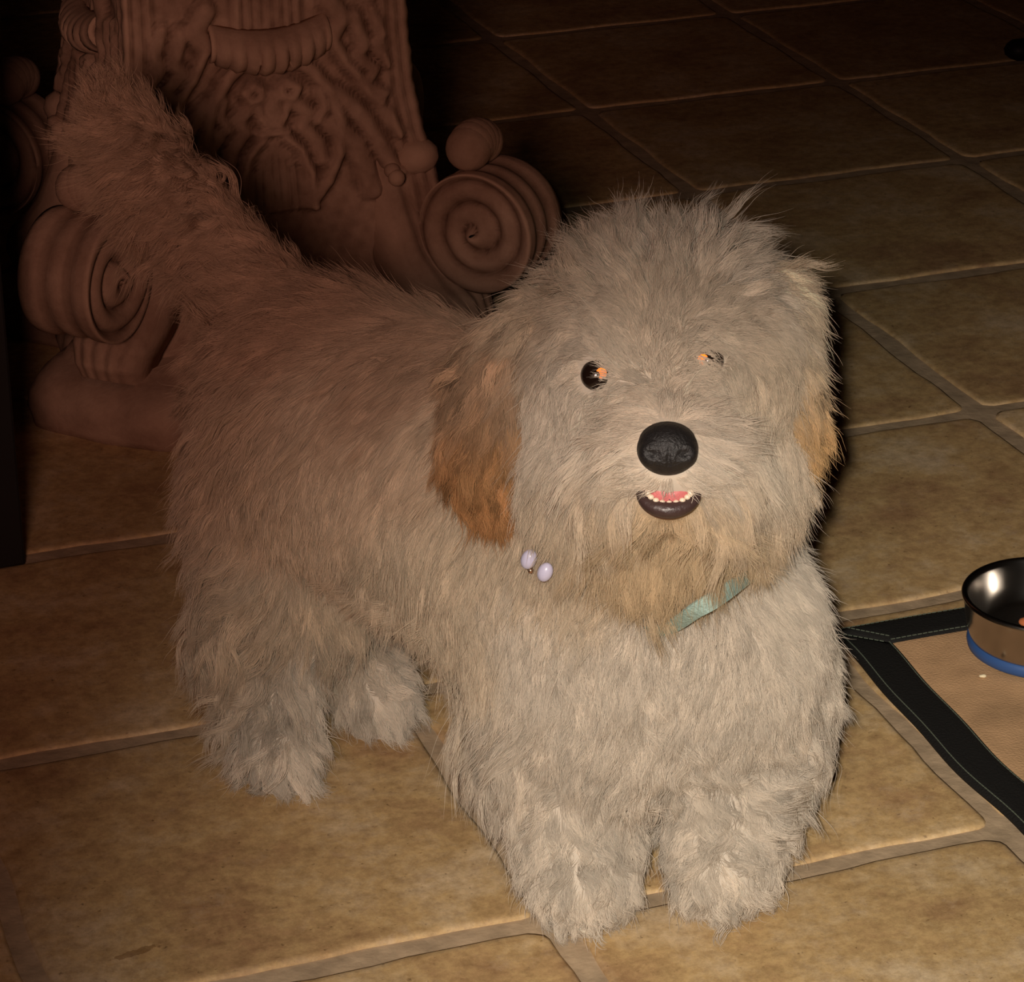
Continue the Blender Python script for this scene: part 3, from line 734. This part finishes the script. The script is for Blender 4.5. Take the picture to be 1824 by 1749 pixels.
K = 9
def groom(o, name, n_guides, n_child, bv, ap, ad, as_, ac, keep=None, clump=.6, radius=.00022, lenk=1.0, seed=1, curlk=1.0, parent=None, cvar=.08, turns=1.0):
    GP, GN = sample(o, n_guides, keep)
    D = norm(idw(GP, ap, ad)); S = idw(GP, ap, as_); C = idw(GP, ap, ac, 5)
    D = norm(D + .22*field(GP, 55, seed) + .16*rng.normal(size=GP.shape))
    lift = S[:, 0:1]*np.clip(1+.25*rng.normal(size=(len(GP), 1)), .4, 1.8); L = S[:, 1]*lenk*(1+.16*rng.normal(size=len(GP))); L = np.where(rng.random(len(L)) < .05, L*1.45, L); L = np.clip(L, .004, .09); curl = S[:, 2]*curlk
    T = norm(D - (D*GN).sum(1, keepdims=True)*GN*.9)
    cur = norm(T*(1-lift) + GN*lift)
    side = norm(np.cross(T, GN)); ph = rng.uniform(0, 6.28, len(GP)); fr = rng.uniform(1.0, 2.2, len(GP))*turns
    pts = np.zeros((len(GP), K, 3)); pts[:, 0] = GP - GN*.001
    seg = L/(K-1)
    p = pts[:, 0].copy()
    for k in range(1, K):
        t = k/(K-1)
        ang = ph + fr*t*2*np.pi
        d = cur + T*(.9*t) + np.array((0, 0, -1))*(.45*t) + (side*np.cos(ang)[:, None] + GN*np.sin(ang)[:, None])*(curl*1.25)[:, None]*min(1, t*2)
        d = norm(d); p = p + d*seg[:, None]; pts[:, k] = p
    # keep guides outside the body and above the floor
    off = .0025
    for k in range(2, K):
        for i in range(len(GP)):
            q = V(pts[i, k]); h = bv.find_nearest(q, .03)
            if h[0] is not None:
                dd = (q-h[0]).dot(h[1]); mn = off + .0012*k*.5
                if dd < mn: pts[i, k] = h[0] + h[1]*mn
    pts[..., 2] = np.maximum(pts[..., 2], .0025 + rng.random((len(GP), 1))*.002)
    kd = kdtree.KDTree(len(GP))
    for i, q in enumerate(GP): kd.insert(q, i)
    kd.balance()
    CP, CN = sample(o, n_child, keep)
    gi = np.empty((n_child, 2), dtype=np.int32); gd = np.empty((n_child, 2))
    for i, q in enumerate(CP):
        r = kd.find_n(q, 2); gi[i] = (r[0][1], r[1][1]); gd[i] = (r[0][2], r[1][2])
    # reject pairs whose guide normal is opposed
    w1 = (.5*gd[:, 0]/(gd.sum(1)+1e-9))**1.0*(.9 if clump < .5 else .45)
    ts = np.linspace(0, 1, K)
    lens = np.clip(rng.normal(.88, .16, n_child), .35, 1.15)
    G0 = pts[gi[:, 0]]; G1 = pts[gi[:, 1]]
    rel0 = G0 - G0[:, :1]; rel1 = G1 - G1[:, :1]
    rel = rel0*(1-w1[:, None, None]) + rel1*w1[:, None, None]
    # stretch along guide
    tt = np.minimum(ts[None]*np.minimum(lens, 1)[:, None]*(K-1), K-1.001); i0 = tt.astype(int); fr_ = (tt-i0)[..., None]
    ar = np.arange(n_child)[:, None]
    rel = rel[ar, i0]*(1-fr_) + rel[ar, np.minimum(i0+1, K-1)]*fr_
    offv = (CP - G0[:, 0])[:, None]*(1 - clump*(ts**1.3)[None, :, None])
    out = G0[:, :1] + offv + rel
    jit = rng.normal(size=(n_child, 1, 3))*.0016*(ts**1.2)[None, :, None]*(1.0+2.0*(lens > 1.05)[:, None, None])
    wob = field((CP*1.0 + rng.normal(size=CP.shape)*.002), 260, seed+5)[:, None]*.0013*np.sin(ts*4)[None, :, None]
    out = out + jit + wob
    out[..., 2] = np.maximum(out[..., 2], .0012)
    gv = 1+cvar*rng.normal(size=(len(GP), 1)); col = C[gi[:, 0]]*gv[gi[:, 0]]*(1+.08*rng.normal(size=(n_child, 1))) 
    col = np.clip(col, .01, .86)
    hc = bpy.data.hair_curves.new(name); hc.add_curves([K]*n_child)
    hc.attributes['position'].data.foreach_set('vector', out.astype(np.float32).ravel())
    ra = hc.attributes.get('radius') or hc.attributes.new('radius', 'FLOAT', 'POINT')
    rad = radius*np.clip(1.05-ts**3, .12, 1)[None]*rng.uniform(.7, 1.3, (n_child, 1))
    ra.data.foreach_set('value', rad.astype(np.float32).ravel())
    ca = hc.attributes.new('coat', 'FLOAT_COLOR', 'CURVE')
    c4 = np.ones((n_child, 4), dtype=np.float32); c4[:, :3] = col; ca.data.foreach_set('color', c4.ravel())
    hc.materials.append(M_hair)
    ho = bpy.data.objects.new(name, hc); ho.parent = parent if parent is not None else o
    scene.collection.objects.link(ho)
    return ho
def paint(o, ap, ac):
    v, t, n = mesh_arrays(o); c = idw(v, ap, ac, 5)
    at = o.data.attributes.new('coat', 'FLOAT_COLOR', 'POINT'); c4 = np.ones((len(v), 4), dtype=np.float32); c4[:, :3] = c*.8
    at.data.foreach_set('color', c4.ravel())
paint(dog, anc_p, anc_c)

# ---- face features: find the surface, then set them in
def facept(px, py, Y=None):
    h = surf(px, py); return h[0], h[1]
noseC = PY(1189, 800, 1.553)
eyeLp, _ = facept(1062, 668); eyeRp, _ = facept(1262, 642)
back = fw.normalized()
eyeLc = eyeLp + back*.0015; eyeRc = eyeRp + back*.0030
mouthC = PY(1191, 880, 1.559)
headM = Matrix(((RT.x, -fw.x*1.0, UP.x, 0), (RT.y, -fw.y, UP.y, 0), (RT.z, -fw.z, UP.z, 0), (0, 0, 0, 1)))   # the dog looks straight at the lens: x right, y towards viewer, z up
def HL(c, x, y, z): return c + RT*x - fw*y + UP*z
# nose
bm = bmesh.new()
ellipsoid(bm, (0, 0, 0), (.0175, .0140, .0150), sub=4); ellipsoid(bm, (0, -.003, .004), (.0165, .0120, .0120), sub=3)
ellipsoid(bm, (-.0085, .004, -.002), (.0085, .0095, .0095), sub=3); ellipsoid(bm, (.0085, .004, -.002), (.0085, .0095, .0095), sub=3)
me = bpy.data.meshes.new('t'); bm.to_mesh(me); bm.free(); tmp = bpy.data.objects.new('t', me); scene.collection.objects.link(tmp)
mm = tmp.modifiers.new('r', 'REMESH'); mm.mode = 'VOXEL'; mm.voxel_size = .0009
s_ = tmp.modifiers.new('s', 'SMOOTH'); s_.iterations = 6
dg = bpy.context.evaluated_depsgraph_get(); dg.update(); nme = bpy.data.meshes.new_from_object(tmp.evaluated_get(dg)); bpy.data.objects.remove(tmp)
for v in nme.vertices:
    x, y, z = v.co
    for sx in (-1, 1):     # nostrils
        d = ((x-sx*.0095)/.0034)**2 + ((z+.0045-.18*abs(x))/.0024)**2
        if y > 0: y -= .0024*math.exp(-d)
    if y > 0: y -= .0012*math.exp(-(x/.0010)**2)*(1 if z < .001 else 0)
    p = HL(noseC, x, y, z); v.co = p
nme.materials.clear(); nme.materials.append(M_nose); nme.shade_smooth()
no = bpy.data.objects.new('nose', nme); no.parent = dog; scene.collection.objects.link(no); no['label'] = 'black leathery nose'
# mouth
def hemi(name, c, rx, ry, rz, mat_, parent=dog, fn=None):
    bm = bmesh.new(); ellipsoid(bm, (0, 0, 0), (rx, ry, rz), sub=4)
    for v in bm.verts:
        x, y, z = v.co
        if fn: x, y, z = fn(x, y, z)
        v.co = HL(c, x, y, z)
    return bm_obj(name, bm, mat_, parent)
mouth = hemi('mouth', HL(mouthC, 0, -.004, .001), .0185, .010, .0155, M_mouth)
def lipfn(x, y, z): return x, y, z
# lower lip: a U shaped roll
bm = bmesh.new(); prev = None; seg = 36; rs = 10
ringsv = []
for i in range(seg+1):
    a = math.pi*(1.02 + .96*i/seg); cx = .0164*math.cos(a); cz = .0120*math.sin(a) + .003
    rr = .0024 + .0034*math.sin(math.pi*i/seg)**.8
    c = V((cx, .005*math.sin(math.pi*i/seg), cz)); rad = V((math.cos(a), 0, math.sin(a)))
    ring = []
    for k in range(rs):
        b = 2*math.pi*k/rs; p = c + rad*(rr*.85*math.cos(b)) + V((0, 1, 0))*(rr*.8*math.sin(b)); ring.append(bm.verts.new(HL(mouthC, *p)))
    ringsv.append(ring)
for r0, r1 in zip(ringsv[:-1], ringsv[1:]):
    for k in range(rs): bm.faces.new((r0[k], r0[(k+1) % rs], r1[(k+1) % rs], r1[k]))
bm.faces.new(ringsv[0]); bm.faces.new(list(reversed(ringsv[-1])))
bmesh.ops.recalc_face_normals(bm, faces=bm.faces)
lip = bm_obj('lower_lip', bm, M_lip, dog); lip['label'] = 'dark brown lower lip'
hemi('tongue', HL(mouthC, 0, .002, .0020), .0125, .006, .0080, M_tongue, fn=lambda x, y, z: (x, y-.0012*math.exp(-(x/.0012)**2), z))
for i in range(9):
    a = math.pi*(1.10 + .80*i/8); tx = .0128*math.cos(a); tz = .0085*math.sin(a)+.0030
    hgt = .0026 if i in (0, 8) else .0016
    hemi('tooth', HL(mouthC, tx, .0060, tz+hgt*.2), .0018, .0012, hgt, M_tooth)
# eyes
def eye(c, r, name='eye'):
    e = hemi(name, c, r, r, r, M_eye)
    return e
eyeL = eye(eyeLc, .0092); eyeR = eye(eyeRc, .0092)
fdir = (fo.location - eyeLc).normalized(); cdir = (CAM - eyeLc).normalized(); hv = (fdir+cdir).normalized()
def pupil(eye_o, c, r, rp, offx, offz):
    # tapetum glint: a small shiny disc lying on the eyeball, turned squarely to the viewer
    bm = bmesh.new(); q = hv.to_track_quat('Z', 'Y').to_matrix().to_4x4()
    bmesh.ops.create_circle(bm, cap_ends=True, segments=28, radius=rp)
    ret = bmesh.ops.extrude_face_region(bm, geom=bm.faces[:]); bmesh.ops.translate(bm, vec=(0, 0, .0004), verts=[g for g in ret['geom'] if isinstance(g, bmesh.types.BMVert)])
    bmesh.ops.recalc_face_normals(bm, faces=bm.faces)
    bmesh.ops.transform(bm, matrix=q, verts=bm.verts)
    p = HL(c, offx, math.sqrt(max(0, r*r-offx**2-offz**2))-.0001, offz)
    bmesh.ops.translate(bm, vec=p, verts=bm.verts)
    o = bm_obj('pupil', bm, M_pupil, eye_o, smooth=False); o['label'] = 'orange glowing pupil reflecting the flash'
pupil(eyeL, eyeLc, .0092, .0031, .0028, .0009)
pupil(eyeR, eyeRc, .0092, .0030, -.0035, .0005)

# masks so that no hair grows on eyes, nose or mouth
ex_c = np.array([tuple(eyeLc), tuple(eyeRc + RT*.002), tuple(noseC), tuple(mouthC + UP*.004)]); ex_r = np.array([.0116, .0076, .0165, .0001])
def keep_face(c):
    k = np.ones(len(c))
    for q, r in zip(ex_c, ex_r): k *= (np.linalg.norm(c-q, axis=1) > r)
    k *= (c[:, 2] > .004)
    rel = c - np.array(tuple(mouthC)); xx = rel@np.array(tuple(RT)); zz_ = rel@np.array(tuple(UP)) + .0040
    k *= ~(((xx/.0180)**2 + (zz_/.0112)**2 < 1) & (c[:, 1] < 1.62))
    # the side away from the lens needs less
    return k
head_c = np.array(tuple(PY(1190, 700, 1.66)))
tail_a = np.array(tuple(PY(395, 470, 2.03)))
def is_tail(c): return (c[:, 1] > 1.99) & (c[:, 0] < PY(420, 480, 2.03).x) & (c[:, 2] > PY(420, 520, 2.03).z)
def is_head(c): return (c[:, 1] < 1.80) & (c[:, 2] > .285)
kb_body = lambda c: keep_face(c)*(~is_tail(c))*(~is_head(c))
ear_pts = np.array([tuple(PY(905, 690, 1.70)), tuple(PY(888, 790, 1.70)), tuple(PY(890, 860, 1.69)), tuple(PY(1400, 670, 1.69)), tuple(PY(1412, 750, 1.69)), tuple(PY(1418, 800, 1.69))])
def not_under_ear(c):
    k = np.ones(len(c))
    for q in ear_pts: k *= (np.linalg.norm(c-q, axis=1) > .030)
    return k
kb_head = lambda c: keep_face(c)*is_head(c)*(~is_tail(c))*not_under_ear(c)
kb_tail = lambda c: keep_face(c)*is_tail(c)
kb_legs = lambda c: kb_body(c)*smooth(.165, .10, c[:, 2])
kb_trunk = lambda c: kb_body(c)*smooth(.095, .16, c[:, 2])
groom(dog, 'leg_fur', 2300, 95000, bvh, anc_p, anc_d, anc_s, anc_c, kb_legs, clump=.88, radius=.00017, seed=6, curlk=1.25, lenk=1.75, turns=.62, cvar=.12, parent=dog)
groom(dog, 'fur', 7500, 200000, bvh, anc_p, anc_d, anc_s, anc_c, kb_trunk, clump=.5, radius=.00017, seed=2, parent=dog)
groom(dog, 'head_fur', 2400, 120000, bvh, anc_p, anc_d, anc_s, anc_c, kb_head, clump=.72, lenk=1.1, radius=.00015, seed=3, parent=dog)
groom(dog, 'tail_fur', 900, 34000, bvh, anc_p, anc_d, anc_s, anc_c, kb_tail, clump=.6, radius=.00016, lenk=1.1, seed=4, parent=dog)
def ear_groom(e, left):
    bv = dgm(e)
    sx = -1 if left else 1
    if left: rows = [(985, 600, -.6, 1, .35, .026, .4, CREAM), (910, 680, -.5, 1, .3, .034, .5, EARB), (860, 700, -.7, 1, .3, .034, .5, EARB), (890, 800, -.2, 1, .3, .036, .8, TAN), (850, 800, -.5, 1, .3, .034, .8, TAN), (880, 870, 0, 1, .3, .030, .9, TAN), (930, 790, .1, 1, .3, .034, .9, GOLD)]
    else: rows = [(1370, 540, .6, 1, .35, .026, .4, CREAM), (1420, 640, .2, 1, .25, .024, .4, CREAM), (1425, 720, .1, 1, .3, .030, .7, GOLD), (1420, 790, .1, 1, .35, .024, 1.1, GOLD), (1420, 830, .1, 1, .35, .020, 1.2, GOLD)]
    ap = []; ad = []; as_ = []; ac = []
    for (px, py, dx, dy, lf, ln, cu, col) in rows:
        d = ray(px, py).normalized(); h = bv.ray_cast(CAM, d); p = h[0] if h[0] is not None else bv.find_nearest(PY(px, py, 1.69))[0]
        ap.append(tuple(p)); ad.append(tuple((RT*dx-UP*dy).normalized())); as_.append((lf, ln, cu)); ac.append(col)
    ap = np.array(ap); ad = np.array(ad); as_ = np.array(as_); ac = np.array(ac)
    paint(e, ap, ac)
    groom(e, 'ear_fur', 460, 26000, bv, ap, ad, as_, ac, None, clump=.8, cvar=.2, radius=.00018, seed=11+sx, parent=e)
ear_groom(earL, True); ear_groom(earR, False)

# ------------------------------------------------------------------ collar
coll = empty('dog_collar', PY(1150, 1000, 1.70)); tag(coll, 'pale teal collar with lavender beads around the puppy neck', 'collar')
cps = [PY(930, 985, 1.67), PY(1010, 1070, 1.665), PY(1100, 1115, 1.660), PY(1180, 1122, 1.628), PY(1245, 1084, 1.598), PY(1300, 1050, 1.612), PY(1370, 990, 1.67), PY(1420, 900, 1.72), PY(1380, 830, 1.79), PY(1180, 780, 1.83), PY(1000, 820, 1.82), PY(920, 900, 1.76)]
n = len(cps); loop = []
for i in range(n):
    p0, p1, p2, p3 = cps[i-1], cps[i], cps[(i+1) % n], cps[(i+2) % n]
    for k in range(8):
        t = k/8; loop.append(.5*((2*p1) + (p2-p0)*t + (2*p0-5*p1+4*p2-p3)*t*t + (3*p1-p0-3*p2+p3)*t**3))
cen = sum(loop, V((0, 0, 0)))/len(loop); vs = []; fs = []
for i, p in enumerate(loop):
    tg = (loop[(i+1) % len(loop)] - loop[i-1]).normalized(); o_ = (p-cen); o_ = (o_ - o_.dot(tg)*tg).normalized(); wv = tg.cross(o_).normalized()
    for (a, b) in ((-.0055, -.0008), (.0055, -.0008), (.0055, .0008), (-.0055, .0008)): vs.append(p + wv*a + o_*b)
nn = len(loop)
for i in range(nn):
    for k in range(4): fs.append((i*4+k, i*4+(k+1) % 4, ((i+1) % nn)*4+(k+1) % 4, ((i+1) % nn)*4+k))
mesh_obj('band', vs, fs, M_collar, coll, smooth=False)
def bead(px, py, Y, r, ang=0):
    bm = bmesh.new(); c = PY(px, py, Y); rot = Matrix.Rotation(ang, 4, fw)
    ellipsoid(bm, (0, 0, 0), (r*.8, r*.7, r*1.1), sub=3); bmesh.ops.transform(bm, matrix=rot, verts=bm.verts); bmesh.ops.translate(bm, vec=c, verts=bm.verts)
    return bm_obj('bead', bm, M_bead, coll)
bead(942, 996, 1.624, .0060, .4); bead(971, 1019, 1.612, .0058, .4)
bm = bmesh.new(); ellipsoid(bm, PY(945, 1016, 1.626), .0018, sub=2); bm_obj('ring', bm, M_beadmetal, coll)
print('scene built')
